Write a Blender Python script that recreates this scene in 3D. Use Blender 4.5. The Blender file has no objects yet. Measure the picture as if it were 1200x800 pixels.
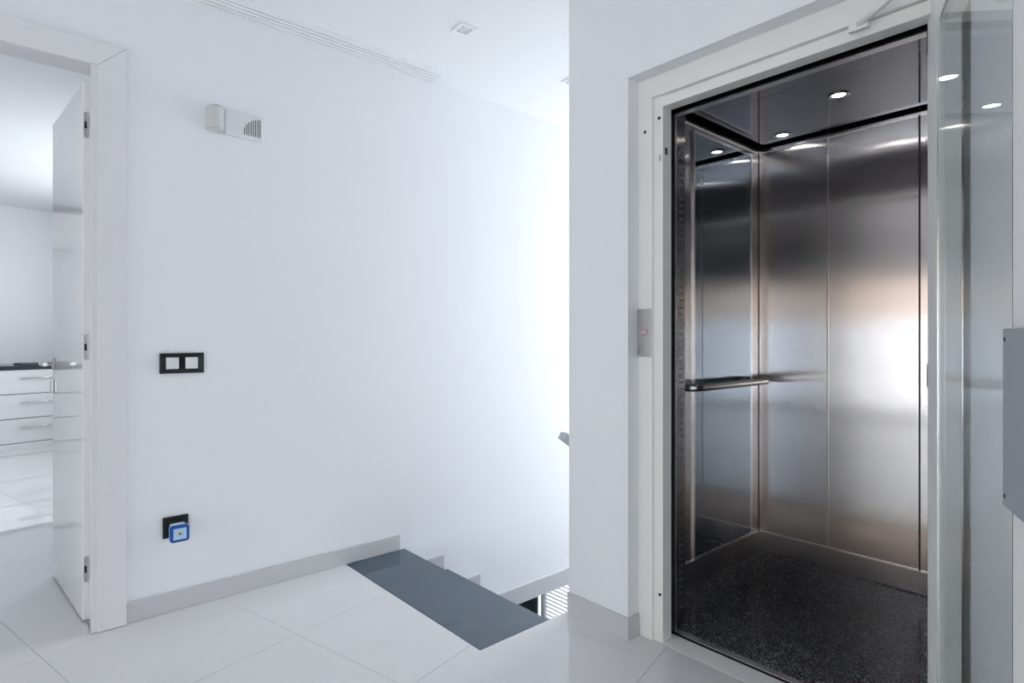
import bpy, bmesh, math, random
from mathutils import Vector, Matrix
random.seed(4)
S = bpy.context.scene
C = S.collection
PI = math.pi

# ------------------------------------------------------------------ camera
YAW = math.radians(48.6)                      # heading, from +X towards +Y
cam = bpy.data.cameras.new('camera')
cam_o = bpy.data.objects.new('camera', cam)
C.objects.link(cam_o)
cam.sensor_width = 36.0
cam.lens = 690 / 1200 * 36.0
cam.shift_y = -4 / 1200
cam.clip_start = 0.02
cam_o.location = (0, 0, 1.10)
cam_o.rotation_euler = (PI / 2, 0, YAW - PI / 2)
S.camera = cam_o

# ------------------------------------------------------------------ world, lights, exposure
w = bpy.data.worlds.new('sky')
S.world = w
w.use_nodes = True
bg = w.node_tree.nodes['Background']
bg.inputs['Color'].default_value = (0.80, 0.90, 1.0, 1)
bg.inputs['Strength'].default_value = 1.6

def area(name, loc, rot, sx, sy, power, col=(0.98, 0.982, 1.0)):
    l = bpy.data.lights.new(name, 'AREA')
    l.shape = 'RECTANGLE'
    l.size, l.size_y = sx, sy
    l.energy = power
    l.color = col
    o = bpy.data.objects.new(name, l)
    C.objects.link(o)
    o.location = loc
    o.rotation_euler = rot
    return o
# daylight outside each window; the landing, side and kitchen windows are added
area('daylight_stair_window', (4.72, 2.16, 0.95), (0, PI / 2, 0), 2.8, 1.0, 84)
area('daylight_landing_window', (-3.80, 0.1, 1.03), (0, -PI / 2, 0), 1.9, 4.9, 290)
area('daylight_side_window', (-1.2, -2.82, 1.30), (-PI / 2, 0, PI), 3.2, 2.0, 27)
area('daylight_kitchen_window', (1.52, 5.9, 1.6), (0, PI / 2, 0), 1.2, 2.4, 62)
area('daylight_lower_window', (4.78, 3.9, -1.7), (0, PI / 2, 0), 2.0, 1.4, 120)

vs = S.view_settings
vs.view_transform = 'Standard'
vs.look = 'None'
vs.gamma = 1.0
vs.use_curve_mapping = False
vs.exposure = 0.03
cy = S.cycles
cy.max_bounces = 14
cy.diffuse_bounces = 6
cy.glossy_bounces = 8
cy.transparent_max_bounces = 12
cy.caustics_reflective = False
cy.caustics_refractive = False
cy.sample_clamp_indirect = 6.0
cy.use_denoising = True

# ------------------------------------------------------------------ materials
def mat(name, col, rough=0.5, metal=0.0, spec=0.5, coat=0.0, emit=None, estr=0.0):
    m = bpy.data.materials.new(name)
    m.use_nodes = True
    b = m.node_tree.nodes['Principled BSDF']
    b.inputs['Base Color'].default_value = (*col, 1)
    b.inputs['Roughness'].default_value = rough
    b.inputs['Metallic'].default_value = metal
    b.inputs['Specular IOR Level'].default_value = spec
    b.inputs['Coat Weight'].default_value = coat
    b.inputs['Coat Roughness'].default_value = 0.03
    if emit:
        b.inputs['Emission Color'].default_value = (*emit, 1)
        b.inputs['Emission Strength'].default_value = estr
    return m

def nd(m, t, **kw):
    n = m.node_tree.nodes.new(t)
    for k, v in kw.items():
        setattr(n, k, v)
    return n

def lk(m, a, b):
    m.node_tree.links.new(a, b)

def pb(m):
    return m.node_tree.nodes['Principled BSDF']

def noise_bump(m, scale, strength, dist=0.002, stretch=None):
    tc = nd(m, 'ShaderNodeTexCoord')
    n = nd(m, 'ShaderNodeTexNoise')
    n.inputs['Scale'].default_value = scale
    n.inputs['Detail'].default_value = 3
    src = tc.outputs['Object']
    if stretch:
        mp = nd(m, 'ShaderNodeMapping')
        mp.inputs['Scale'].default_value = stretch
        lk(m, src, mp.inputs['Vector'])
        src = mp.outputs['Vector']
    lk(m, src, n.inputs['Vector'])
    bp = nd(m, 'ShaderNodeBump')
    bp.inputs['Strength'].default_value = strength
    bp.inputs['Distance'].default_value = dist
    lk(m, n.outputs['Fac'], bp.inputs['Height'])
    lk(m, bp.outputs['Normal'], pb(m).inputs['Normal'])
    return n

def noise_tint(m, c0, c1, scale, detail=4, stretch=None):
    tc = nd(m, 'ShaderNodeTexCoord')
    n = nd(m, 'ShaderNodeTexNoise')
    n.inputs['Scale'].default_value = scale
    n.inputs['Detail'].default_value = detail
    src = tc.outputs['Object']
    if stretch:
        mp = nd(m, 'ShaderNodeMapping')
        mp.inputs['Scale'].default_value = stretch
        lk(m, src, mp.inputs['Vector'])
        src = mp.outputs['Vector']
    lk(m, src, n.inputs['Vector'])
    r = nd(m, 'ShaderNodeValToRGB')
    r.color_ramp.elements[0].position = 0.35
    r.color_ramp.elements[1].position = 0.65
    r.color_ramp.elements[0].color = (*c0, 1)
    r.color_ramp.elements[1].color = (*c1, 1)
    lk(m, n.outputs['Fac'], r.inputs['Fac'])
    lk(m, r.outputs['Color'], pb(m).inputs['Base Color'])

M = {}
M['wall'] = mat('white_wall_paint', (0.79, 0.80, 0.824), 0.65, spec=0.25)
noise_bump(M['wall'], 220, 0.05)
M['ceiling'] = mat('white_ceiling_paint', (0.82, 0.83, 0.85), 0.8, spec=0.2)
M['tile'] = mat('polished_white_tile', (0.74, 0.74, 0.75), 0.02, spec=0.5)
pb(M['tile']).inputs['IOR'].default_value = 1.62
noise_tint(M['tile'], (0.71, 0.71, 0.715), (0.73, 0.73, 0.735), 3.0)
M['grout'] = mat('grey_grout', (0.46, 0.46, 0.47), 0.8)
M['baseboard'] = mat('grey_tile_baseboard', (0.55, 0.55, 0.56), 0.16)
M['gloss_white'] = mat('white_lacquer', (0.72, 0.72, 0.73), 0.03)
pb(M['gloss_white']).inputs['IOR'].default_value = 1.6
M['cream'] = mat('cream_enamel_steel', (0.78, 0.77, 0.745), 0.30, spec=0.4)
noise_bump(M['cream'], 60, 0.03)
M['white_enamel'] = mat('white_enamel', (0.86, 0.86, 0.85), 0.45, spec=0.3)
M['leaf_lacquer'] = mat('door_lacquer', (0.84, 0.84, 0.85), 0.03)
pb(M['leaf_lacquer']).inputs['IOR'].default_value = 1.6
M['slate'] = mat('dark_polished_stone', (0.05, 0.07, 0.095), 0.03)
noise_tint(M['slate'], (0.029, 0.056, 0.092), (0.031, 0.059, 0.096), 12)
pb(M['slate']).inputs['IOR'].default_value = 1.75
M['black_plastic'] = mat('black_gloss_plastic', (0.006, 0.007, 0.009), 0.08)
M['rubber'] = mat('black_rubber', (0.008, 0.008, 0.009), 0.6)
M['gasket'] = mat('dark_green_grey_gasket', (0.06, 0.085, 0.09), 0.5)
M['white_plastic'] = mat('white_plastic', (0.72, 0.73, 0.74), 0.3)
M['off_white_plastic'] = mat('off_white_plastic', (0.56, 0.57, 0.56), 0.28)
M['slot'] = mat('dark_slot', (0.08, 0.085, 0.095), 0.6)
M['blue'] = mat('blue_plastic', (0.012, 0.085, 0.36), 0.25)
M['pale_blue'] = mat('pale_blue_plastic', (0.42, 0.62, 0.85), 0.25)
M['brown'] = mat('brown_lens', (0.10, 0.04, 0.02), 0.2)
M['chrome'] = mat('satin_chrome', (0.62, 0.61, 0.60), 0.18, metal=1)
M['grey_metal'] = mat('grey_painted_metal', (0.36, 0.38, 0.41), 0.42, spec=0.4)
M['light_metal'] = mat('light_grey_metal', (0.55, 0.57, 0.60), 0.35)
M['plate_steel'] = mat('matt_steel_plate', (0.55, 0.54, 0.53), 0.38, metal=1)
M['copper_pink'] = mat('pink_button_plastic', (0.50, 0.33, 0.35), 0.25)
M['mirror'] = mat('smoked_blue_mirror', (0.30, 0.345, 0.40), 0.03, metal=1)
M['bright_edge'] = mat('bright_steel_edge', (0.80, 0.78, 0.77), 0.22, metal=1)
M['dark_wood'] = mat('dark_worktop', (0.03, 0.035, 0.045), 0.15)
M['beige'] = mat('beige_blind_cloth', (0.62, 0.47, 0.36), 0.8)
M['hole_ring'] = mat('grey_hole_ring', (0.16, 0.165, 0.17), 0.4)
M['lamp'] = mat('lamp_glow', (0.9, 0.9, 0.9), 0.3, emit=(1.0, 0.97, 0.93), estr=22)
M['lens_off'] = mat('frosted_lens', (0.70, 0.71, 0.72), 0.15)
M['walnut'] = mat('dark_walnut', (0.035, 0.022, 0.016), 0.45)
def cloth(name, col, trans):
    m = mat(name, col, 0.8)
    pb(m).inputs['Specular IOR Level'].default_value = 0.1
    t = nd(m, 'ShaderNodeBsdfTranslucent')
    t.inputs['Color'].default_value = (*col, 1)
    x = nd(m, 'ShaderNodeMixShader')
    x.inputs['Fac'].default_value = trans
    lk(m, pb(m).outputs['BSDF'], x.inputs[1])
    lk(m, t.outputs['BSDF'], x.inputs[2])
    lk(m, x.outputs['Shader'], m.node_tree.nodes['Material Output'].inputs['Surface'])
    return m
M['blind'] = cloth('beige_blind', (0.76, 0.68, 0.62), 0.65)
M['slat_cloth'] = cloth('pale_slat', (0.74, 0.74, 0.76), 0.38)
M['shutter'] = mat('white_shutter', (0.82, 0.83, 0.84), 0.4)

def steel(name, col, rough, aniso, wav=0.0):
    m = mat(name, col, rough, metal=1)
    b = pb(m)
    b.inputs['Anisotropic'].default_value = aniso
    t = nd(m, 'ShaderNodeTangent', direction_type='UV_MAP')
    t.uv_map = 'UVMap'
    lk(m, t.outputs['Tangent'], b.inputs['Tangent'])
    # brushed grain: fine streaks in the roughness
    tc = nd(m, 'ShaderNodeTexCoord')
    mp = nd(m, 'ShaderNodeMapping')
    mp.inputs['Scale'].default_value = (260, 260, 5)
    lk(m, tc.outputs['Object'], mp.inputs['Vector'])
    n = nd(m, 'ShaderNodeTexNoise')
    n.inputs['Scale'].default_value = 1.0
    n.inputs['Detail'].default_value = 2
    lk(m, mp.outputs['Vector'], n.inputs['Vector'])
    mr = nd(m, 'ShaderNodeMapRange')
    mr.inputs['To Min'].default_value = rough * 0.985
    mr.inputs['To Max'].default_value = rough * 1.015
    lk(m, n.outputs['Fac'], mr.inputs['Value'])
    lk(m, mr.outputs['Result'], b.inputs['Roughness'])
    if wav:
        n2 = nd(m, 'ShaderNodeTexNoise')
        n2.inputs['Scale'].default_value = 2.2
        n2.inputs['Detail'].default_value = 1
        lk(m, tc.outputs['Object'], n2.inputs['Vector'])
        bp = nd(m, 'ShaderNodeBump')
        bp.inputs['Strength'].default_value = wav
        bp.inputs['Distance'].default_value = 0.01
        lk(m, n2.outputs['Fac'], bp.inputs['Height'])
        lk(m, bp.outputs['Normal'], b.inputs['Normal'])
    return m
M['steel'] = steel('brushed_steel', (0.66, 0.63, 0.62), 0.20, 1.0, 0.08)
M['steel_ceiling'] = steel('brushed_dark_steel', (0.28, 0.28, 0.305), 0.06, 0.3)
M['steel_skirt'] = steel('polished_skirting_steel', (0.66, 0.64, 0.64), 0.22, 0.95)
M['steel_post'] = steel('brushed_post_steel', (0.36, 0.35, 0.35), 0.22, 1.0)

# black granite with pale flecks
g = M['granite'] = mat('black_speckled_granite', (0.02, 0.02, 0.022), 0.09, spec=0.55)
tc = nd(g, 'ShaderNodeTexCoord')
v = nd(g, 'ShaderNodeTexVoronoi')
v.inputs['Scale'].default_value = 330
lk(g, tc.outputs['Object'], v.inputs['Vector'])
r = nd(g, 'ShaderNodeValToRGB')
cr = r.color_ramp
cr.interpolation = 'CONSTANT'
cr.elements[0].position = 0.0
cr.elements[0].color = (0.007, 0.007, 0.008, 1)
cr.elements[1].position = 0.45
cr.elements[1].color = (0.03, 0.032, 0.038, 1)
for p, c in ((0.62, (0.085, 0.09, 0.105, 1)), (0.80, (0.22, 0.22, 0.245, 1)), (0.93, (0.55, 0.55, 0.58, 1))):
    e = cr.elements.new(p)
    e.color = c
sp = nd(g, 'ShaderNodeSeparateColor')
lk(g, v.outputs['Color'], sp.inputs['Color'])
lk(g, sp.outputs['Red'], r.inputs['Fac'])
lk(g, r.outputs['Color'], pb(g).inputs['Base Color'])

def glass_mat(name, tint):
    m = bpy.data.materials.new(name)
    m.use_nodes = True
    nt = m.node_tree
    nt.nodes.remove(nt.nodes['Principled BSDF'])
    out = nt.nodes['Material Output']
    tr = nd(m, 'ShaderNodeBsdfTransparent')
    tr.inputs['Color'].default_value = (*tint, 1)
    gl = nd(m, 'ShaderNodeBsdfGlossy')
    gl.inputs['Roughness'].default_value = 0.0
    fr = nd(m, 'ShaderNodeFresnel')
    ge = nd(m, 'ShaderNodeNewGeometry')
    mr = nd(m, 'ShaderNodeMapRange')           # the same reflectance on both faces of the pane
    mr.inputs['To Min'].default_value = 1.42
    mr.inputs['To Max'].default_value = 1 / 1.42
    lk(m, ge.outputs['Backfacing'], mr.inputs['Value'])
    lk(m, mr.outputs['Result'], fr.inputs['IOR'])
    mx = nd(m, 'ShaderNodeMixShader')
    lk(m, fr.outputs['Fac'], mx.inputs['Fac'])
    lk(m, tr.outputs['BSDF'], mx.inputs[1])
    lk(m, gl.outputs['BSDF'], mx.inputs[2])
    lk(m, mx.outputs['Shader'], out.inputs['Surface'])
    return m
M['glass'] = glass_mat('clear_glass', (0.975, 0.99, 0.988))

# ------------------------------------------------------------------ mesh helpers
class MB:
    def __init__(self):
        self.bm = bmesh.new()

    def box(self, x0, x1, y0, y1, z0, z1, bev=0.0, seg=2):
        t = bmesh.new()
        vs_ = [t.verts.new(p) for p in ((x0, y0, z0), (x1, y0, z0), (x1, y1, z0), (x0, y1, z0),
                                        (x0, y0, z1), (x1, y0, z1), (x1, y1, z1), (x0, y1, z1))]
        for f in ((3, 2, 1, 0), (4, 5, 6, 7), (0, 1, 5, 4), (1, 2, 6, 5), (2, 3, 7, 6), (3, 0, 4, 7)):
            t.faces.new([vs_[i] for i in f])
        if bev:
            bmesh.ops.bevel(t, geom=t.edges[:], offset=bev, segments=seg, affect='EDGES', profile=0.5)
        self._merge(t)
        return self

    def prism(self, pts, z0, z1, axis='z'):
        """extrude a 2-D outline (counter-clockwise) between two levels of an axis"""
        t = bmesh.new()
        def P(a, b, c):
            return {'z': (a, b, c), 'y': (a, c, b), 'x': (c, a, b)}[axis]
        lo = [t.verts.new(P(a, b, z0)) for a, b in pts]
        hi = [t.verts.new(P(a, b, z1)) for a, b in pts]
        n = len(pts)
        t.faces.new(lo[::-1])
        t.faces.new(hi)
        for i in range(n):
            t.faces.new((lo[i], lo[(i + 1) % n], hi[(i + 1) % n], hi[i]))
        bmesh.ops.recalc_face_normals(t, faces=t.faces)
        self._merge(t)
        return self

    def lathe(self, prof, cen, axis='z', seg=24, flip=1):
        """revolve (radius, height) pairs around an axis through cen"""
        t = bmesh.new()
        rings = []
        for r_, h_ in prof:
            ring = []
            for i in range(seg):
                a = 2 * PI * i / seg
                c_, s_ = r_ * math.cos(a), r_ * math.sin(a)
                p = {'z': (c_, s_, h_), 'y': (c_, h_, s_), 'x': (h_, c_, s_)}[axis]
                ring.append(t.verts.new(Vector(p) + Vector(cen)))
            rings.append(ring)
        for a, b in zip(rings, rings[1:]):
            for i in range(seg):
                t.faces.new((a[i], a[(i + 1) % seg], b[(i + 1) % seg], b[i]))
        t.faces.new(rings[0])
        t.faces.new(rings[-1])
        bmesh.ops.remove_doubles(t, verts=t.verts, dist=1e-6)
        bmesh.ops.recalc_face_normals(t, faces=t.faces)
        for f in t.faces:
            f.smooth = len(f.verts) == 4
        self._merge(t)
        return self

    def tube(self, pts, r_, seg=14, sy=1.0):
        """round tube along a path, mitred at its points"""
        t = bmesh.new()
        pts = [Vector(p) for p in pts]
        rings = []
        for i, p in enumerate(pts):
            a = pts[max(i - 1, 0)]
            b = pts[min(i + 1, len(pts) - 1)]
            d = (b - a).normalized()
            up = Vector((0, 0, 1)) if abs(d.z) < 0.95 else Vector((1, 0, 0))
            s_ = d.cross(up).normalized()
            u_ = s_.cross(d).normalized()
            rings.append([t.verts.new(p + s_ * r_ * math.cos(2 * PI * k / seg) + u_ * r_ * sy * math.sin(2 * PI * k / seg)) for k in range(seg)])
        for a, b in zip(rings, rings[1:]):
            for i in range(seg):
                f = t.faces.new((a[i], a[(i + 1) % seg], b[(i + 1) % seg], b[i]))
                f.smooth = True
        t.faces.new(rings[0])
        t.faces.new(rings[-1])
        bmesh.ops.recalc_face_normals(t, faces=t.faces)
        self._merge(t)
        return self

    def _merge(self, t):
        me = bpy.data.meshes.new('tmp')
        t.to_mesh(me)
        t.free()
        self.bm.from_mesh(me)
        bpy.data.meshes.remove(me)

    def xf(self, mtx):
        self.bm.transform(mtx)
        return self

    def build(self, name, material, parent=None, at=(0, 0, 0)):
        """one object; with a parent the vertices are already in the parent's space"""
        bm = self.bm
        if any(at):
            bm.transform(Matrix.Translation(-Vector(at)))
        uv = bm.loops.layers.uv.new('UVMap')
        for f in bm.faces:
            n = f.normal
            ax = max(range(3), key=lambda i: abs(n[i]))
            for l in f.loops:
                p = l.vert.co
                l[uv].uv = {0: (p.y, p.z), 1: (p.x, p.z), 2: (p.y, p.x)}[ax]
        me = bpy.data.meshes.new(name)
        bm.to_mesh(me)
        bm.free()
        me.materials.append(material)
        o = bpy.data.objects.new(name, me)
        C.objects.link(o)
        o.location = at
        if parent:
            o.parent = parent
        return o

def thing(name, label, cat, loc=(0, 0, 0), rotz=0.0, group=None):
    o = bpy.data.objects.new(name, None)
    o.empty_display_size = 0.1
    C.objects.link(o)
    o.location = loc
    o.rotation_euler = (0, 0, rotz)
    o['label'] = label
    o['category'] = cat
    if group:
        o['group'] = group
    return o

def tag(o, label, cat, group=None):
    o['label'] = label
    o['category'] = cat
    if group:
        o['group'] = group
    return o

def struct(o, label=None):
    o['kind'] = 'structure'
    if label:
        o['label'] = label
    return o

def sroot(name, label=None):
    o = bpy.data.objects.new(name, None)
    o.empty_display_size = 0.1
    C.objects.link(o)
    return struct(o, label)

def B(*a, **k):
    return MB().box(*a, **k)

# ------------------------------------------------------------------ the building shell
YA = 2.69          # face of the long white wall
XB = 1.74          # face of the elevator wall
YS = 1.626         # face of the shaft wall towards the stairs
ZC = 2.50          # ceiling

# long white wall: pierced by the door on the left, open to the lower floor beyond the third step
m = MB()
m.box(-3.6, -0.40, YA, YA + 0.10, 0, ZC)
m.box(-0.40, 0.30, YA, YA + 0.10, 2.125, ZC)
m.box(0.30, 1.29, YA, YA + 0.10, 0, ZC)
m.box(1.29, 2.13, YA, YA + 0.10, -3.0, ZC)
m.box(2.13, 4.60, YA, YA + 0.10, -0.53, ZC)
struct(m.build('wall_back', M['wall']))

# elevator wall around the landing opening
m = MB()
m.box(XB, 1.90, 1.333, YS, 0, ZC)
m.box(XB, 1.90, -2.7, 0.328, 0, ZC)
m.box(XB, 1.90, 0.328, 1.333, 2.05, ZC)
struct(m.build('wall_right', M['wall']))
# side of the elevator shaft, along the stairs
struct(B(1.90, 4.60, 1.515, YS, -3.0, ZC).build('wall_shaft', M['wall']))
# end of the stairwell with its tall window
m = MB()
m.box(4.60, 4.70, YS - 0.1, 2.79, 2.36, ZC)
m.box(4.60, 4.70, YS - 0.1, 2.79, -3.0, -0.45)
m.box(4.60, 4.70, YS - 0.1, 1.66, -0.45, 2.36)
m.box(4.60, 4.70, 2.66, 2.79, -0.45, 2.36)
struct(m.build('wall_stair_end', M['wall']))
wn = sroot('window_1')
fm = MB()
for y in (1.66, 2.135, 2.61):
    fm.box(4.62, 4.67, y, y + 0.05, -0.45, 2.36)
for z in (-0.45, 0.9, 2.31):
    fm.box(4.62, 4.67, 1.66, 2.66, z, z + 0.05)
fm.build('window_frame', M['gloss_white'], wn)
for y in (1.71, 2.185):
    B(4.64, 4.646, y, y + 0.425, -0.40, 2.31).build('pane', M['glass'], wn)

# walls behind the camera
m = MB()
m.box(-3.70, -3.60, -2.7, -2.35, 0, ZC)
m.box(-3.70, -3.60, 2.55, 2.79, 0, ZC)
m.box(-3.70, -3.60, -2.35, 2.55, 0, 0.04)
m.box(-3.70, -3.60, -2.35, 2.55, 2.0, ZC)
struct(m.build('wall_left', M['wall']))
wn = sroot('window_2')  # added window behind the camera, shaped for the bands mirrored in the steel
fm = MB()
for y in (-2.35, -0.75, 0.85, 2.45):
    fm.box(-3.69, -3.66, y, y + 0.05, 0.04, 2.0)
for z in (0.04, 1.95):
    fm.box(-3.69, -3.66, -2.35, 2.50, z, z + 0.05)
fm.build('window_frame', M['gloss_white'], wn)
for y in (-2.30, -0.70, 0.90):
    B(-3.68, -3.674, y, y + 1.55, 0.09, 1.95).build('pane', M['glass'], wn)
B(-3.640, -3.638, -2.34, 2.54, 1.36, 1.995).build('blind_cloth', M['blind'], wn)  # added blind, gives the beige band in the steel reflections
for k in range(22):
    z = 0.045 + k * 0.06
    B(-3.648, -3.640, -2.34, 2.54, z, z + 0.046).build('slat', M['slat_cloth'], wn)  # added slats, give bright stripes mirrored in the steel
struct(B(-3.60, -3.50, -2.60, 0.90, 2.02, 2.42).build('trim_2', M['walnut']))  # added dark pelmet out of view, deepens the dark reflected band
m = MB()
m.box(-3.7, -2.85, -2.70, -2.60, 0, ZC)
m.box(0.45, 1.90, -2.70, -2.60, 0, ZC)
m.box(-2.85, 0.45, -2.70, -2.60, 0, 0.25)
m.box(-2.85, 0.45, -2.70, -2.60, 2.32, ZC)
struct(m.build('wall_front', M['wall']))
wn = sroot('window_3')  # added window out of view, brings in the main ambient light
fm = MB()
for x in (-2.85, -1.225, 0.40):
    fm.box(x, x + 0.05, -2.68, -2.63, 0.25, 2.32)
for z in (0.25, 2.27):
    fm.box(-2.85, 0.45, -2.68, -2.63, z, z + 0.05)
fm.build('window_frame', M['gloss_white'], wn)
for x in (-2.80, -1.175):
    B(x, x + 1.575, -2.66, -2.654, 0.30, 2.27).build('pane', M['glass'], wn)

# ceiling over landing, stairs and shaft
m = MB()
m.box(-0.60, 4.70, -2.7, 2.79, ZC, ZC + 0.12)
m.box(-3.7, -0.60, -2.7, 0.90, ZC + 0.03, ZC + 0.12)
m.box(-3.7, -0.60, 0.90, 2.79, ZC, ZC + 0.12)
ce = struct(m.build('ceiling', M['ceiling']))
# dark boards added on the ceiling behind the camera, for dark bands in the steel
for k in range(20):
    y = -2.6 + k * 0.175
    B(-3.60, -0.602, y + 0.003, y + 0.172, ZC, ZC + 0.03).build('board', M['walnut'], ce)
# stepped plaster moulding where wall and ceiling meet
pts = [(2.689, 2.4995), (2.689, 2.4835)]
for y in (2.668, 2.640, 2.612, 2.584):
    pts += [(y + 0.004, 2.4835), (y + 0.004, 2.497), (y - 0.004, 2.497), (y - 0.004, 2.4835)]
pts += [(2.562, 2.4835), (2.562, 2.4995)]
m = MB().prism(pts, -3.59, 1.78, axis='x')
struct(m.build('trim_1', M['ceiling']))

# ------------------------------------------------------------------ floor: slab in grout colour, polished tiles as pieces
m = MB()
m.box(-3.7, 1.287, -2.7, 2.79, -0.20, -0.004)
m.box(1.287, 1.90, -2.7, 1.631, -0.20, -0.004)
m.box(-2.6, 1.5, 2.79, 8.5, -0.20, -0.004)
fl = struct(m.build('floor', M['grout']))
TA = math.radians(13.3)                      # the tiling runs askew to the walls
t1 = Vector((math.cos(TA), math.sin(TA)))
t2 = Vector((-math.sin(TA), math.cos(TA)))
TW, TD, GAP = 0.605, 0.577, 0.0015
REG = [(-3.6, 1.287, -2.6, YA), (-0.27, 0.272, YA, 2.80), (-2.5, 1.3, 2.80, 8.3),
       (1.287, XB, -2.6, 1.630), (XB, 1.803, 0.33, 1.333)]

def clip(poly, ax, lim, keep_less):
    out = []
    for i, p in enumerate(poly):
        q = poly[(i + 1) % len(poly)]
        ip = (p[ax] <= lim) if keep_less else (p[ax] >= lim)
        iq = (q[ax] <= lim) if keep_less else (q[ax] >= lim)
        if ip:
            out.append(p)
        if ip != iq:
            k = (lim - p[ax]) / (q[ax] - p[ax])
            out.append((p[0] + k * (q[0] - p[0]), p[1] + k * (q[1] - p[1])))
    return out

def poly_area(p):
    return 0.5 * abs(sum(p[i][0] * p[(i + 1) % len(p)][1] - p[(i + 1) % len(p)][0] * p[i][1] for i in range(len(p))))

whole = None
full_a = (TW - GAP) * (TD - GAP)
for i in range(-12, 12):
    for j in range(-12, 24):
        a0 = 0.718 + i * TW
        b0 = 0.762 + j * TD
        quad = []
        for da, db in ((GAP / 2, GAP / 2), (TW - GAP / 2, GAP / 2), (TW - GAP / 2, TD - GAP / 2), (GAP / 2, TD - GAP / 2)):
            p = t1 * (a0 + da) + t2 * (b0 + db)
            quad.append((p.x, p.y))
        bits = []
        for x0, x1, y0, y1 in REG:
            c = quad
            for ax, lim, less in ((0, x1, True), (0, x0, False), (1, y1, True), (1, y0, False)):
                if len(c) >= 3:
                    c = clip(c, ax, lim, less)
            if len(c) >= 3 and poly_area(c) > 2e-4:
                bits.append(c)
        if not bits:
            continue
        cen = t1 * (a0 + TW / 2) + t2 * (b0 + TD / 2)
        if len(bits) == 1 and abs(poly_area(bits[0]) - full_a) < 1e-5:
            if whole is None:
                q = MB().prism([(x - cen.x, y - cen.y) for x, y in quad], -0.0045, 0.0)
                o = q.build('tile', M['tile'], fl)
                whole = o.data
            else:
                o = bpy.data.objects.new('tile', whole)
                C.objects.link(o)
                o.parent = fl
            o.location = (cen.x, cen.y, 0)
        else:
            q = MB()
            for c in bits:
                q.prism(c, -0.0045, 0.0)
            q.build('tile', M['tile'], fl)

# baseboards
struct(B(0.384, 1.587, YA - 0.011, YA, 0, 0.080, bev=0.003).build('baseboard_back', M['baseboard']))
m = MB()
m.box(XB - 0.010, XB, 1.333, YS, 0, 0.080)
m.box(XB - 0.010, 1.797, 1.325, 1.333, 0, 0.080)
struct(m.build('baseboard_right', M['baseboard']))
struct(B(XB - 0.010, XB, -2.6, 0.328, 0, 0.080).build('baseboard_right_far', M['baseboard']))

# ------------------------------------------------------------------ staircase down behind the pillar
st = thing('staircase', 'dark polished stone staircase going down beside the long white wall', 'stairs', (1.287, 2.155, 0))
def spart(name, mm, x0, x1, y0, y1, z0, z1, bev=0.0, label=None):
    o = B(x0 - 1.287, x1 - 1.287, y0 - 2.155, y1 - 2.155, z0, z1, bev=bev).build(name, mm, st)
    if label:
        o['label'] = label
    return o
spart('tread', M['slate'], 1.2885, 1.612, 1.6315, 2.678, -0.03, 0.001, 0.001, 'wide dark stone slab level with the floor')
spart('landing_riser', M['wall'], 1.30, 1.588, 1.634, 2.678, -0.22, -0.03)
edge = [1.587, 1.863, 2.118, 2.385]
x = 1.587
for k in range(1, 12):
    x1 = edge[k] if k < 4 else 2.385 + (k - 3) * 0.265
    z = -0.175 * k
    spart('tread', M['slate'], x, x1 + 0.022, 1.634, 2.678, z - 0.03, z, 0.001)
    spart('riser', M['wall'], x, x1, 1.634, 2.678, z - 0.20, z - 0.03)
    if k < 3:
        spart('step_baseboard', M['baseboard'], x + 0.002, x1, 2.679, YA - 0.0005, z, z + 0.080)
    x = x1
# lighter band along the lower edge of the long wall, over the opening to the floor below
struct(B(2.135, 4.58, YA - 0.012, YA, -0.529, -0.426).build('baseboard_stair', M['baseboard']))

# stair handrail on the shaft wall
hr = thing('stair_handrail', 'grey metal stair handrail end peeking out beyond the white pillar', 'handrail', (1.757, YS, 0.70))
L = 2.6
ang = math.atan2(0.175, 0.268)
rail = B(0, L, -0.018, 0.018, -0.016, 0.016, bev=0.004).xf(Matrix.Translation((0.0, 0.055, 0)) @ Matrix.Rotation(ang, 4, 'Y'))
rail.build('rail', M['light_metal'], hr)
for k in (0.25, 1.25, 2.3):
    px, pz = k * math.cos(ang), -k * math.sin(ang)
    MB().tube([(px, 0.055, pz - 0.012), (px, 0.055, pz - 0.05), (px, 0.001, pz - 0.06)], 0.006).build('bracket', M['grey_metal'], hr)

# ------------------------------------------------------------------ floor below, glimpsed under the wall
m = MB()
m.box(1.29, 4.70, 1.5, 6.6, -3.10, -3.0)
struct(m.build('floor_lower', M['tile']))
m = MB()
m.box(1.50, 4.70, 2.79, 6.6, -0.53, -0.40)
struct(m.build('ceiling_lower', M['ceiling']))
m = MB()
m.box(1.29, 1.40, 2.79, 6.6, -3.0, -0.53)
m.box(1.29, 4.70, 6.5, 6.6, -3.0, -0.53)
m.box(4.50, 4.60, 5.30, 6.5, -3.0, -0.53)
m.box(4.50, 4.60, 2.79, 3.25, -3.0, -0.53)
struct(m.build('wall_lower', M['wall']))
wn = sroot('window_4')
fm = MB()
fm.box(4.47, 4.55, 4.545, 4.60, -3.0, -0.53)
fm.box(4.47, 4.55, 3.25, 3.30, -3.0, -0.53)
fm.box(4.49, 4.53, 4.655, 4.670, -3.0, -0.53)
fm.box(4.49, 4.53, 5.25, 5.30, -3.0, -0.53)
fm.build('window_frame', M['gloss_white'], wn)
M['smoked'] = mat('dark_tinted_glass', (0.03, 0.05, 0.065), 0.08)
for k in range(4):
    y0 = 4.675 + k * 0.144
    B(4.50, 4.52, y0, y0 + 0.135, -3.0, -0.53).build('dark_pane', M['smoked'], wn)
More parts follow.
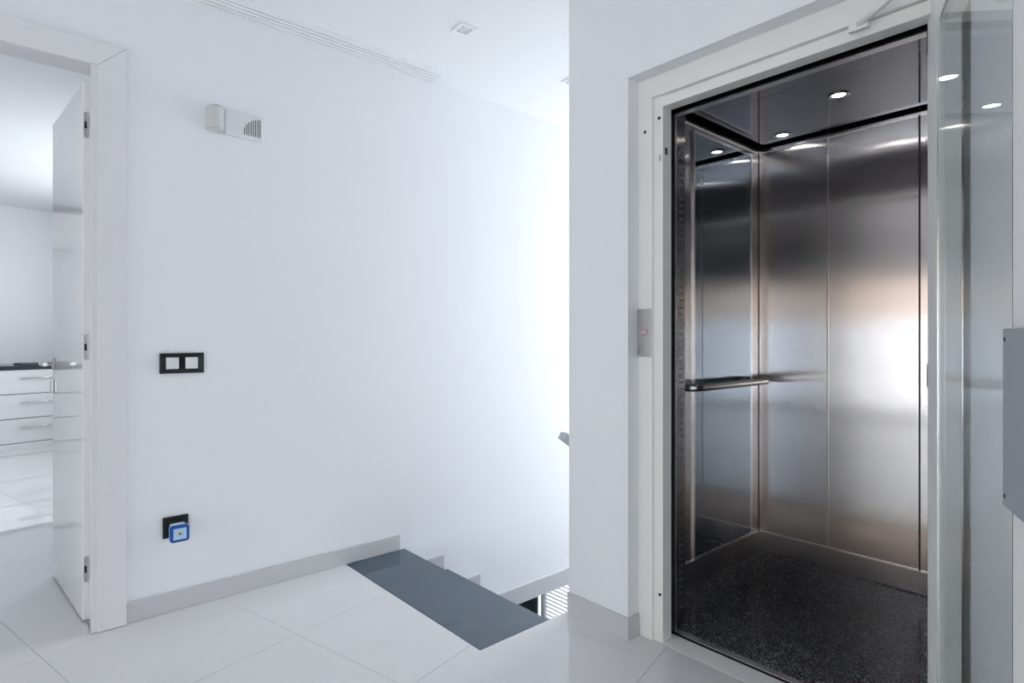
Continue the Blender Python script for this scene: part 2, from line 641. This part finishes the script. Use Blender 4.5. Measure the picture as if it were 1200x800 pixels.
for k in range(58):
    z = -2.96 + k * 0.0415
    s = B(4.494, 4.506, 3.30, 4.545, z, z + 0.036)
    o = s.build('slat', M['slat_cloth'], wn)

m = MB()
for k in range(58):
    z = -2.96 + k * 0.0415
    m.box(4.491, 4.503, 3.30, 4.545, z - 0.0065, z + 0.001)
m.build('slat_joint', M['grey_metal'], wn)['kind'] = 'stuff'

# ------------------------------------------------------------------ interior door on the left: lining, casing, leaf
dr = sroot('door_1')
XJ = 0.273
m = MB()
m.box(XJ, XJ + 0.022, YA - 0.016, 2.704, 0.002, 2.118)
m.box(0.287, XJ + 0.022, 2.704, 2.795, 0.002, 2.118)
m.box(-0.30, -0.278, YA - 0.016, 2.795, 0.002, 2.118)
m.box(-0.30, XJ + 0.022, YA - 0.016, 2.795, 2.118, 2.14)
m.build('door_lining', M['gloss_white'], dr)
def casing(pts):
    return MB().prism(pts, YA - 0.024, YA - 0.001, axis='y')
c0, c1 = 0.2935, 0.384
casing([(c0, 0.003), (c1, 0.003), (c1, 2.205), (c0, 2.117)]).build('casing', M['gloss_white'], dr)
casing([(c0, 2.1185), (c1, 2.2065), (-0.39, 2.2065), (-0.30, 2.1185)]).build('casing', M['gloss_white'], dr)
casing([(-0.30, 0.003), (-0.30, 2.117), (-0.39, 2.205), (-0.39, 0.003)]).build('casing', M['gloss_white'], dr)

lf = thing('interior_door', 'open white glossy door leaf reflecting the kitchen drawers', 'door', (0.260, 2.802, 0), math.radians(94.7))
# local x runs along the leaf from the hinges, local +y is its kitchen-left face
leaf = B(0, 0.645, -0.040, 0.0, 0.008, 2.085, bev=0.002)
leaf.build('leaf', M['leaf_lacquer'], lf)
for z in (0.205, 1.065, 1.925):
    h = MB()
    outline = []
    for k in range(16):
        a = 2 * PI * k / 16
        outline.append((-0.012 + 0.008 * math.cos(a), z + 0.008 * math.sin(a) + (0.042 if math.sin(a) >= 0 else -0.042)))
    h.prism(outline, -0.0025, -0.0002, axis='x')
    ho = h.build('hinge', M['chrome'], lf)
    B(-0.0045, -0.0025, -0.013, -0.005, z - 0.013, z + 0.013).build('hinge_pin', M['rubber'], ho)
hz = 0.985
hd = MB().lathe([(0.0, 0), (0.025, 0), (0.025, 0.007), (0.010, 0.009), (0.010, 0.05)], (0.598, 0.0, hz), axis='y').build('handle', M['chrome'], lf)
MB().tube([(0.602, 0.048, hz), (0.56, 0.052, hz), (0.48, 0.050, hz)], 0.0095).build('lever', M['chrome'], hd)
hd2 = MB().lathe([(0.0, 0), (0.025, 0), (0.025, -0.007), (0.010, -0.009), (0.010, -0.05)], (0.598, -0.040, hz), axis='y').build('handle', M['chrome'], lf)
MB().tube([(0.602, -0.088, hz), (0.56, -0.092, hz), (0.48, -0.090, hz)], 0.0095).build('lever', M['chrome'], hd2)
B(0.606, 0.640, 0.0, 0.012, 0.850, 0.905, bev=0.003).build('key_rosette', M['chrome'], lf)

# ------------------------------------------------------------------ kitchen beyond the door
struct(B(-2.60, -2.50, 2.79, 8.5, 0, ZC).build('wall_kitchen_left', M['wall']))
m = MB()
m.box(1.30, 1.40, 2.79, 4.7, 0, ZC)
m.box(1.30, 1.40, 7.1, 8.5, 0, ZC)
m.box(1.30, 1.40, 4.7, 7.1, 0, 1.0)
m.box(1.30, 1.40, 4.7, 7.1, 2.2, ZC)
struct(m.build('wall_kitchen_right', M['wall']))
struct(B(-2.60, 1.40, 2.79, 9.0, ZC, ZC + 0.1).build('ceiling_kitchen', M['ceiling']))
wn = sroot('window_5')  # added unseen window, placed to light the kitchen but not the leaf face
fm = MB()
for y in (4.7, 5.875, 7.05):
    fm.box(1.33, 1.38, y, y + 0.05, 1.0, 2.2)
for z in (1.0, 2.15):
    fm.box(1.33, 1.38, 4.7, 7.1, z, z + 0.05)
fm.build('window_frame', M['gloss_white'], wn)
for y in (4.75, 5.925):
    B(1.354, 1.36, y, y + 1.125, 1.05, 2.15).build('pane', M['glass'], wn)
KA = math.radians(13.9)
KX = Matrix.Translation((0.052, 7.562, 0)) @ Matrix.Rotation(KA, 4, 'Z')   # local x along the drawer fronts
o = B(-3.0, 2.0, 0.62, 0.72, 0, ZC).xf(KX).build('wall_kitchen_back', M['wall'])
struct(o)
def drawer_unit(s0, s1, label):
    u = thing('drawer_unit', label, 'cabinet', KX @ Vector((s0, 0, 0)), KA, 'kitchen drawer units under the worktop')
    wd = s1 - s0
    B(0.002, wd - 0.002, 0.022, 0.60, 0.058, 0.790).build('carcass', M['slot'], u)  # coloured dark to stand in for shade in the gaps between drawers
    B(0, wd, 0.003, 0.021, 0, 0.0575).build('plinth', M['gloss_white'], u)
    for k in range(3):
        z0 = 0.064 + k * 0.2425
        d = B(0.002, wd - 0.002, 0.0, 0.020, z0, z0 + 0.2350, bev=0.0015).build('drawer', M['gloss_white'], u)
        zz = z0 + 0.155
        a, b = wd / 2 - 0.19, wd / 2 + 0.19
        MB().tube([(a, -0.028, zz), (b, -0.028, zz)], 0.005, 10).build('handle', M['chrome'], d)
        for q in (a + 0.03, b - 0.03):
            MB().tube([(q, -0.001, zz), (q, -0.028, zz)], 0.004, 8).build('handle_post', M['chrome'], d)
    return u
drawer_unit(-0.11, 0.79, 'white glossy three-drawer unit seen through the open doorway')
drawer_unit(-1.02, -0.12, 'white drawer unit beside the doorway view, mirrored in the door leaf')
drawer_unit(-1.93, -1.03, 'white drawer unit at the end of the worktop below the wall cabinet')
wt = B(-1.95, 0.85, -0.02, 0.615, 0.792, 0.828, bev=0.002).build('worktop', M['dark_wood'])
wt.location = (0.052, 7.562, 0)
wt.rotation_euler = (0, 0, KA)
tag(wt, 'long dark kitchen worktop over the white drawer units', 'worktop')
tr = B(-0.18, 0.18, -0.11, 0.11, 0, 0.018, bev=0.004).build('tray', M['slot'])
tr.location = KX @ Vector((0.36, 0.18, 0.8285))
tr.rotation_euler = (0, 0, KA)
tag(tr, 'dark flat tray lying on the kitchen worktop', 'tray')
gl = MB().lathe([(0.030, 0.0), (0.036, 0.12), (0.034, 0.12), (0.028, 0.006)], (0, 0, 0), seg=20).build('drinking_glass', M['glass'])
gl.location = KX @ Vector((-0.95, 0.2, 0.8285))
tag(gl, 'clear drinking glass on the worktop, mirrored in the door leaf', 'glass')
wc = thing('wall_cabinet', 'white wall cabinet high above the worktop, mirrored in the door leaf', 'cabinet', KX @ Vector((-1.9, 0.30, 2.06)), KA)
B(0, 1.7, 0.02, 0.315, 0, 0.36).build('carcass', M['gloss_white'], wc)
for k in range(2):
    B(0.003 + k * 0.85, 0.847 + k * 0.85, 0.0, 0.018, -0.02, 0.355, bev=0.0015).build('cabinet_door', M['gloss_white'], wc)

# ------------------------------------------------------------------ things on the long white wall
# motion detector with a curved front
pir = thing('motion_detector', 'white rounded motion detector mounted high on the white wall', 'detector', (0.700, YA, 2.018))
out = []
for k in range(13):
    a = PI * k / 12
    out.append((0.034 * math.cos(a), -0.012 - 0.036 * math.sin(a)))
out = [(0.034, -0.001)] + out + [(-0.034, -0.001)]
b = MB().prism(out[::-1], -0.050, 0.050)
bmesh.ops.bevel(b.bm, geom=[e for e in b.bm.edges if abs(e.verts[0].co.z - e.verts[1].co.z) < 1e-6], offset=0.006, segments=3, affect='EDGES')
for f in b.bm.faces:
    f.smooth = False
b.build('body', M['off_white_plastic'], pir)
out = [(0.020 * math.cos(PI * k / 10), -0.030 - 0.0205 * math.sin(PI * k / 10)) for k in range(11)]
MB().prism(out[::-1], -0.042, 0.040).build('lens', M['off_white_plastic'], pir)
MB().prism([(0.027 * math.cos(PI * k / 10), -0.004 - 0.0405 * math.sin(PI * k / 10)) for k in range(11)][::-1], 0.0502, 0.053).build('cap', M['grey_metal'], pir)

# flat alarm sounder with a curved grille of upright slots
sir = thing('alarm_sounder', 'flat white alarm sounder with slotted grille beside the motion detector', 'alarm', (0.815, YA, 2.016))
B(-0.078, 0.080, -0.014, -0.001, -0.052, 0.056, bev=0.005, seg=3).build('case', M['white_plastic'], sir)
for k in range(8):
    xx = 0.000 + k * 0.0092
    top = -0.038 + 0.078 * math.sqrt(max(0.02, 1 - ((0.068 - xx) / 0.075) ** 2))
    B(xx, xx + 0.0034, -0.0150, -0.0138, -0.036, top).build('slot', M['slot'], sir)

# double switch: bevelled black frame, two white rockers
sw = thing('light_switch', 'black framed double light switch with two white rockers', 'switch', (0.577, YA, 0.9985))
def bevel_frame(w2, h2, d, holes, lip):
    """raised frame that slopes in towards its openings"""
    bm = MB()
    xs = [-w2]
    for a, b_ in holes:
        xs += [a, b_]
    xs.append(w2)
    hz_ = 0.0235
    # four sloped rims plus bars between the openings
    def wedge(p):
        t = bmesh.new()
        vv = [t.verts.new(q) for q in p]
        for f in ((0, 1, 2, 3), (7, 6, 5, 4), (0, 4, 5, 1), (1, 5, 6, 2), (2, 6, 7, 3), (3, 7, 4, 0)):
            t.faces.new([vv[i] for i in f])
        bmesh.ops.recalc_face_normals(t, faces=t.faces)
        bm._merge(t)
    ix0, ix1 = holes[0][0], holes[-1][1]
    for (o0, o1, i1, i0) in (((-w2, -h2), (w2, -h2), (ix1, -hz_), (ix0, -hz_)), ((w2, -h2), (w2, h2), (ix1, hz_), (ix1, -hz_)),
                             ((w2, h2), (-w2, h2), (ix0, hz_), (ix1, hz_)), ((-w2, h2), (-w2, -h2), (ix0, -hz_), (ix0, hz_))):
        fr_ = [(o0[0], -d, o0[1]), (o1[0], -d, o1[1]), (i1[0], -d + lip, i1[1]), (i0[0], -d + lip, i0[1])]
        bk = [(p[0], -0.001, p[2]) for p in fr_]
        wedge(fr_ + bk)
    for (a, b_), (c, d_) in zip(holes, holes[1:]):
        bm.box(b_, c, -d + lip, -0.001, -hz_, hz_)
    return bm
bevel_frame(0.080, 0.041, 0.011, [(-0.058, -0.0115), (0.0115, 0.058)], 0.003).build('frame', M['black_plastic'], sw)
for a in (-0.058, 0.0115):
    B(a + 0.0006, a + 0.0459, -0.0115, -0.001, -0.0229, 0.0229, bev=0.0012).build('rocker', M['white_plastic'], sw)

# socket with a small blue plug-in device
so = thing('wall_socket', 'black square wall socket low on the white wall', 'socket', (0.554, YA, 0.340))
B(-0.046, 0.046, -0.010, -0.001, -0.042, 0.042, bev=0.002).build('frame', M['black_plastic'], so)
B(-0.024, 0.024, -0.0115, -0.010, -0.024, 0.024, bev=0.0006).build('insert', M['black_plastic'], so)
pg = thing('plug_in_device', 'small blue rimmed square device plugged into the black wall socket', 'plug', (0.558, YA - 0.012, 0.322))
B(-0.027, 0.025, -0.026, -0.0003, -0.018, 0.034, bev=0.005).build('back_case', M['white_plastic'], pg)
def rrect(w2, h2, r_, n=6):
    p = []
    for cx, cz, a0 in ((w2 - r_, h2 - r_, 0), (-w2 + r_, h2 - r_, PI / 2), (-w2 + r_, -h2 + r_, PI), (w2 - r_, -h2 + r_, 1.5 * PI)):
        for k in range(n + 1):
            a = a0 + PI / 2 * k / n
            p.append((cx + r_ * math.cos(a), cz + r_ * math.sin(a)))
    return p
MB().prism(rrect(0.034, 0.032, 0.010), -0.048, -0.027, axis='y').build('rim', M['blue'], pg)
MB().prism(rrect(0.0345, 0.0325, 0.010), -0.034, -0.0265, axis='y').build('back_rim', M['pale_blue'], pg)
B(-0.0235, 0.0235, -0.0500, -0.0478, -0.022, 0.022, bev=0.001).build('face', M['pale_blue'], pg)
for k in range(8):
    a = 2 * PI * k / 8
    MB().lathe([(0.0, -0.0501), (0.0028, -0.0501), (0.0028, -0.0512), (0.0, -0.0512)], (0.0095 * math.cos(a), 0, 0.0095 * math.sin(a)), axis='y', seg=8).build('dot', M['beige'], pg)
MB().lathe([(0.0, -0.0501), (0.0042, -0.0501), (0.003, -0.0525), (0.0, -0.053)], (0, 0, 0), axis='y', seg=12).build('lens', M['brown'], pg)

# square recessed downlights in the ceiling
def downlight(x_, y_, label):
    d = thing('ceiling_downlight', label, 'downlight', (x_, y_, ZC), math.radians(45 - 47), 'square downlights in the landing ceiling')
    m_ = MB()
    m_.box(-0.042, 0.042, -0.042, -0.027, -0.007, -0.0005)
    m_.box(-0.042, 0.042, 0.027, 0.042, -0.007, -0.0005)
    m_.box(-0.042, -0.027, -0.027, 0.027, -0.007, -0.0005)
    m_.box(0.027, 0.042, -0.027, 0.027, -0.007, -0.0005)
    m_.build('frame', M['ceiling'], d)
    MB().lathe([(0.025, -0.0005), (0.025, -0.006), (0.019, -0.006), (0.019, -0.001)], (0, 0, 0), seg=24).build('ring', M['white_plastic'], d)
    MB().lathe([(0.0, -0.0008), (0.0185, -0.0008), (0.0185, -0.004), (0.0, -0.005)], (0, 0, 0), seg=20).build('lamp', M['lens_off'], d)
downlight(1.603, 2.143, 'small square downlight in the white ceiling above the dark stone slab')
downlight(2.365, 2.19, 'ceiling downlight over the stairs, half hidden by the white pillar edge')

# ------------------------------------------------------------------ elevator landing: frame, sill
dr = sroot('door_2')
YL, YR = 1.235, 0.357
def frame_piece(name, outline, lim0, lim1, axis):
    return MB().prism(outline, lim0, lim1, axis=axis).build(name, M['cream'], dr)
# stepped profile of the uprights (x, y), outlines for both sides
frame_piece('frame_upright', [(1.80, 1.332), (1.80, 1.272), (1.815, 1.272), (1.815, YL), (1.868, YL), (1.868, 1.332)], 0.0005, 2.049, 'z')
frame_piece('frame_upright', [(1.80, 0.329), (1.868, 0.329), (1.868, YR), (1.815, YR), (1.815, 0.345), (1.80, 0.345)], 0.0005, 2.049, 'z')
m = MB()
m.box(1.80, 1.868, 0.345, 1.272, 1.976, 2.049)
m.build('frame_head', M['cream'], dr)
m = MB()
m.box(1.815, 1.868, YR, YL, 1.937, 1.974)
m.build('frame_head', M['cream'], dr)
B(1.807, 1.895, YR - 0.02, 1.272, -0.004, 0.001).build('threshold', M['white_enamel'], dr)
for y, z, x in ((1.301, 1.857, 1.80), (1.250, 1.898, 1.815), (1.247, 0.170, 1.815)):
    MB().lathe([(0.0, -0.0004), (0.006, -0.0004), (0.006, -0.0016), (0.0, -0.0018)], (x, y, z), axis='x', seg=12).build('screw_hole', M['rubber'], dr)
B(1.8125, 1.8148, 1.243, 1.251, 1.742, 1.762).build('latch_keep', M['chrome'], dr)
B(1.826, 1.842, 1.2325, 1.2348, 1.765, 1.79).build('latch_keep', M['chrome'], dr)
# dark lining of the gap between landing frame and car
m = MB()
m.box(1.872, 1.892, 1.262, 1.50, 0.0, 2.2)
m.box(1.872, 1.892, 0.20, 0.365, 0.0, 2.2)
m.box(1.872, 1.892, 0.365, 1.262, 1.958, 2.2)
m.box(1.90, 1.925, 0.20, 1.50, -0.06, -0.012)
m.build('gap_lining', M['rubber'], dr)
B(1.897, 1.908, YR, 1.262, -0.011, 0.001).build('sill_edge', M['rubber'], dr)

# call panel on the frame
cp = thing('call_panel', 'steel call panel with a pink button on the cream elevator frame', 'call panel', (1.80, 1.302, 1.119))
B(-0.004, -0.0003, -0.029, 0.029, -0.088, 0.088, bev=0.001).build('plate', M['plate_steel'], cp)
bt = MB().lathe([(0.0, -0.004), (0.014, -0.004), (0.014, -0.008), (0.011, -0.009), (0.0, -0.0092)], (0, 0, 0.004), axis='x', seg=20).build('button', M['copper_pink'], cp)
B(-0.0105, -0.0092, -0.011, -0.004, 0.000, 0.004).build('light_mark', M['white_plastic'], bt)
B(-0.0105, -0.0092, 0.004, 0.011, 0.000, 0.004).build('light_mark', M['white_plastic'], bt)

# ------------------------------------------------------------------ glazed elevator door, swung open
ed = thing('elevator_door', 'cream framed glass elevator door standing open at the right', 'door', (1.865, 0.4245, 0), math.radians(201.8))
ZT = 1.965
B(0.0, 0.127, -0.019, 0.031, 0.015, ZT, bev=0.002).build('stile', M['white_enamel'], ed)
B(0.732, 0.850, -0.019, 0.031, 0.015, ZT, bev=0.002).build('stile', M['white_enamel'], ed)
B(0.127, 0.732, -0.019, 0.031, 1.878, ZT, bev=0.002).build('top_rail', M['white_enamel'], ed)
B(0.127, 0.732, -0.019, 0.031, 0.015, 0.10, bev=0.002).build('bottom_rail', M['white_enamel'], ed)
B(0.1275, 0.7315, -0.0165, -0.0105, 0.1005, 1.8775).build('glass_pane', M['glass'], ed)
m = MB()
m.box(0.1275, 0.130, -0.0188, -0.0168, 0.101, 1.877)
m.box(0.7290, 0.7315, -0.0188, -0.0168, 0.101, 1.877)
m.box(0.130, 0.7290, -0.0188, -0.0168, 1.8745, 1.877)
m.box(0.130, 0.7290, -0.0188, -0.0168, 0.101, 0.1035)
m.build('glazing_bead', M['bright_edge'], ed)
hp = B(0.726, 0.840, -0.030, -0.0192, 0.840, 1.1145, bev=0.002).build('handle_plate', M['grey_metal'], ed)
for z in (0.857, 1.098):
    MB().lathe([(0.0, -0.0302), (0.0035, -0.0302), (0.0035, -0.031), (0.0, -0.0312)], (0.738, 0, z), axis='y', seg=10).build('screw', M['rubber'], hp)
for z in (0.25, 1.0, 1.885):
    MB().lathe([(0.0, z - 0.03), (0.008, z - 0.03), (0.008, z + 0.03), (0.0, z + 0.03)], (-0.006, -0.012, 0), seg=12).build('hinge', M['rubber'], ed)
# closer arm from the frame head to the top of the door
ca = thing('door_closer', 'pale grey door closer arm above the open glass elevator door', 'door closer', (1.798, 0.585, 1.957))
B(-0.016, 0.0, -0.025, 0.025, -0.010, 0.010, bev=0.002).build('bracket', M['cream'], ca)
MB().tube([(-0.010, 0.0, 0.004), (-0.135, -0.215, 0.040)], 0.0085, 12).build('arm', M['white_enamel'], ca)

# ------------------------------------------------------------------ elevator car
X0, X1 = 1.93, 2.98
Y0, Y1 = 0.262, 1.445
ZF, ZR = 0.0, 2.08
OX, OY = 2.455, 0.853
el = thing('elevator_car', 'stainless steel elevator car with dark speckled granite floor and handrail', 'elevator', (OX, OY, 0))
def part(mb, name, mm, parent=el):
    mb.xf(Matrix.Translation((-OX, -OY, 0)))
    return mb.build(name, mm, parent)
part(B(X0 + 0.012, X1 + 0.01, Y0 - 0.01, Y1 + 0.01, -0.03, ZF), 'car_floor', M['granite'])
part(B(X0 - 0.018, X0 + 0.012, Y0, Y1, -0.03, 0.002, bev=0.001), 'car_sill', M['bright_edge'])
# outer shell behind the panels, matt dark
m = MB()
m.box(X1 + 0.012, X1 + 0.03, Y0 - 0.03, Y1 + 0.03, 0, 2.2)
m.box(X0, X1 + 0.012, Y1 + 0.012, Y1 + 0.03, 0, 2.2)
m.box(X0, X1 + 0.012, Y0 - 0.03, Y0 - 0.012, 0, 2.2)
m.box(X0, X1 + 0.03, Y0 - 0.03, Y1 + 0.03, 2.16, 2.2)
part(m, 'car_shell', M['rubber'])
# back wall: three brushed panels with upright joints
js = [Y0, 0.738, 1.108, Y1]
for a, b in zip(js, js[1:]):
    part(B(X1, X1 + 0.010, a + 0.0022, b - 0.0022, 0.104, 2.098, bev=0.0016), 'back_panel', M['steel'])
part(B(X1 - 0.002, X1 + 0.006, 0.738 - 0.0032, 0.738 + 0.0032, 0.104, 2.09), 'joint_strip', M['rubber'])
for y in js[2:3]:
    part(B(X1 - 0.004, X1 + 0.004, y - 0.003, y + 0.003, 0.106, 2.09, bev=0.0008), 'joint_strip', M['bright_edge'])
# side walls
ZW = 2.05
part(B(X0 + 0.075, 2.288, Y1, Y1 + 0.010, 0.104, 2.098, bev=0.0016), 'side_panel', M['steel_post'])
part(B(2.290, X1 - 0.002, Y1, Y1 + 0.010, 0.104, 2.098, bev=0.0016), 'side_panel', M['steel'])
mf = MB()
mf.box(2.352, 2.360, Y1 - 0.010, Y1, 0.104, 2.03)
mf.box(2.885, 2.893, Y1 - 0.010, Y1, 0.104, 2.03)
mf.box(2.360, 2.885, Y1 - 0.010, Y1, 0.104, 0.114)
mf.box(2.360, 2.885, Y1 - 0.010, Y1, 2.022, 2.03)
part(mf, 'mirror_frame', M['bright_edge'])
part(B(2.360, 2.885, Y1 - 0.006, Y1 - 0.0002, 0.114, 2.022), 'mirror', M['mirror'])
part(B(X0 + 0.075, X1 - 0.002, Y0 - 0.010, Y0, 0.104, 2.098, bev=0.0016), 'side_panel', M['steel'])
mf = MB()
mf.box(2.072, 2.080, Y0, Y0 + 0.010, 0.106, 2.03)
mf.box(2.885, 2.893, Y0, Y0 + 0.010, 0.106, 2.03)
mf.box(2.080, 2.885, Y0, Y0 + 0.010, 0.106, 0.114)
mf.box(2.080, 2.885, Y0, Y0 + 0.010, 2.022, 2.03)
part(mf, 'mirror_frame', M['bright_edge'])
part(B(2.080, 2.885, Y0 + 0.0002, Y0 + 0.006, 0.114, 2.022), 'mirror', M['mirror'])  # unseen right-hand mirror, added to darken the light bouncing inside the car
# polished skirting
part(B(X1 - 0.008, X1 + 0.008, Y0, Y1, 0.004, 0.102, bev=0.0012), 'skirting', M['steel_skirt'])
part(B(X0 + 0.075, X1 - 0.008, Y1 - 0.008, Y1 + 0.008, 0.004, 0.102, bev=0.0012), 'skirting', M['steel_skirt'])
part(B(X0 + 0.075, X1 - 0.008, Y0 - 0.008, Y0 + 0.008, 0, 0.102, bev=0.0012), 'skirting', M['steel_skirt'])
for bx in ((X1 - 0.010, X1, Y0, Y1), (X0 + 0.08, X1 - 0.010, Y1 - 0.010, Y1), (X0 + 0.08, X1 - 0.010, Y0, Y0 + 0.010)):
    part(B(*bx, 0.1022, 0.1055), 'skirting_edge', M['bright_edge'])
# ceiling in two panels with a shadow gap along the walls, and a bright rail on top of the walls
part(B(X0 + 0.03, 2.356, Y0 + 0.045, Y1 - 0.045, ZR, ZR + 0.02, bev=0.001), 'ceiling_panel', M['steel_ceiling'])
part(B(2.360, X1 - 0.045, Y0 + 0.045, Y1 - 0.045, ZR, ZR + 0.02, bev=0.001), 'ceiling_panel', M['steel_ceiling'])
m = MB()
m.box(X1 - 0.007, X1, Y0, Y1, 2.054, 2.066)
m.box(X0 + 0.08, X1 - 0.007, Y1 - 0.007, Y1, 2.054, 2.066)
m.box(X0 + 0.08, X1 - 0.007, Y0, Y0 + 0.007, 2.054, 2.066)
part(m, 'wall_rail', M['bright_edge'])
# downlights in the car ceiling
for x, y in ((2.557, 0.909), (2.858, 1.268)):
    rg = part(MB().lathe([(0.040, -0.0003), (0.040, -0.004), (0.030, -0.006), (0.027, -0.001)], (x, y, ZR), seg=28), 'downlight', M['chrome'])
    lp = part(MB().lathe([(0.0, -0.0005), (0.0265, -0.0005), (0.018, -0.003), (0.0, -0.0038)], (x, y, ZR), seg=20), 'lamp', M['lamp'], rg)
# front posts with the perforated light curtain, header
for sgn, ya, yb in ((1, 1.262, 1.452), (-1, 0.255, 0.365)):
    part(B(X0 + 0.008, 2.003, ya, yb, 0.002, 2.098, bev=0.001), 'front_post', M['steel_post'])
    yy = ya if sgn > 0 else yb
    part(B(X0 - 0.004, X0 + 0.007, min(yy - 0.005 * sgn, yy + 0.03 * sgn), max(yy - 0.005 * sgn, yy + 0.03 * sgn), 0.003, 1.945), 'post_edge', M['plate_steel'])
    hm = MB()
    for k in range(72):
        z = 0.07 + k * 0.026
        for xx in (1.965, 1.980):
            a, b = (yy - 0.0012, yy) if sgn > 0 else (yy, yy + 0.0012)
            hm.box(xx, xx + 0.0035, a, b, z, z + 0.007)
    pf = part(hm, 'perforation', M['hole_ring'])
    pf['kind'] = 'stuff'
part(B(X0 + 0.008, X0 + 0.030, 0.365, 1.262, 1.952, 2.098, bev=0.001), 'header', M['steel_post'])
part(B(X0 - 0.004, X0 + 0.030, 0.36, 1.262, 1.943, 1.950), 'header_edge', M['bright_edge'])
# handrail: flat round bar on the mirrored wall, ends turned in to the wall
ro, rz_ = 1.352, 0.888
path = [(2.222, Y1, rz_)]
for k in range(7):
    a = PI / 2 * k / 6
    path.append((2.222 + 0.05 * (1 - math.cos(a)), ro + 0.05 * (1 - math.sin(a)), rz_))
for k in range(7):
    a = PI / 2 * k / 6
    path.append((2.852 + 0.05 * math.sin(a), ro + 0.05 * (1 - math.cos(a)), rz_))
path.append((2.902, Y1, rz_))
hrp = part(MB().tube(path, 0.0165, 16), 'handrail', M['chrome'])
for x in (2.222, 2.902):
    part(MB().lathe([(0.0, -0.0002), (0.026, -0.0002), (0.026, -0.005), (0.017, -0.006)], (x, Y1, rz_), axis='y', seg=20), 'rail_rosette', M['chrome'], hrp)
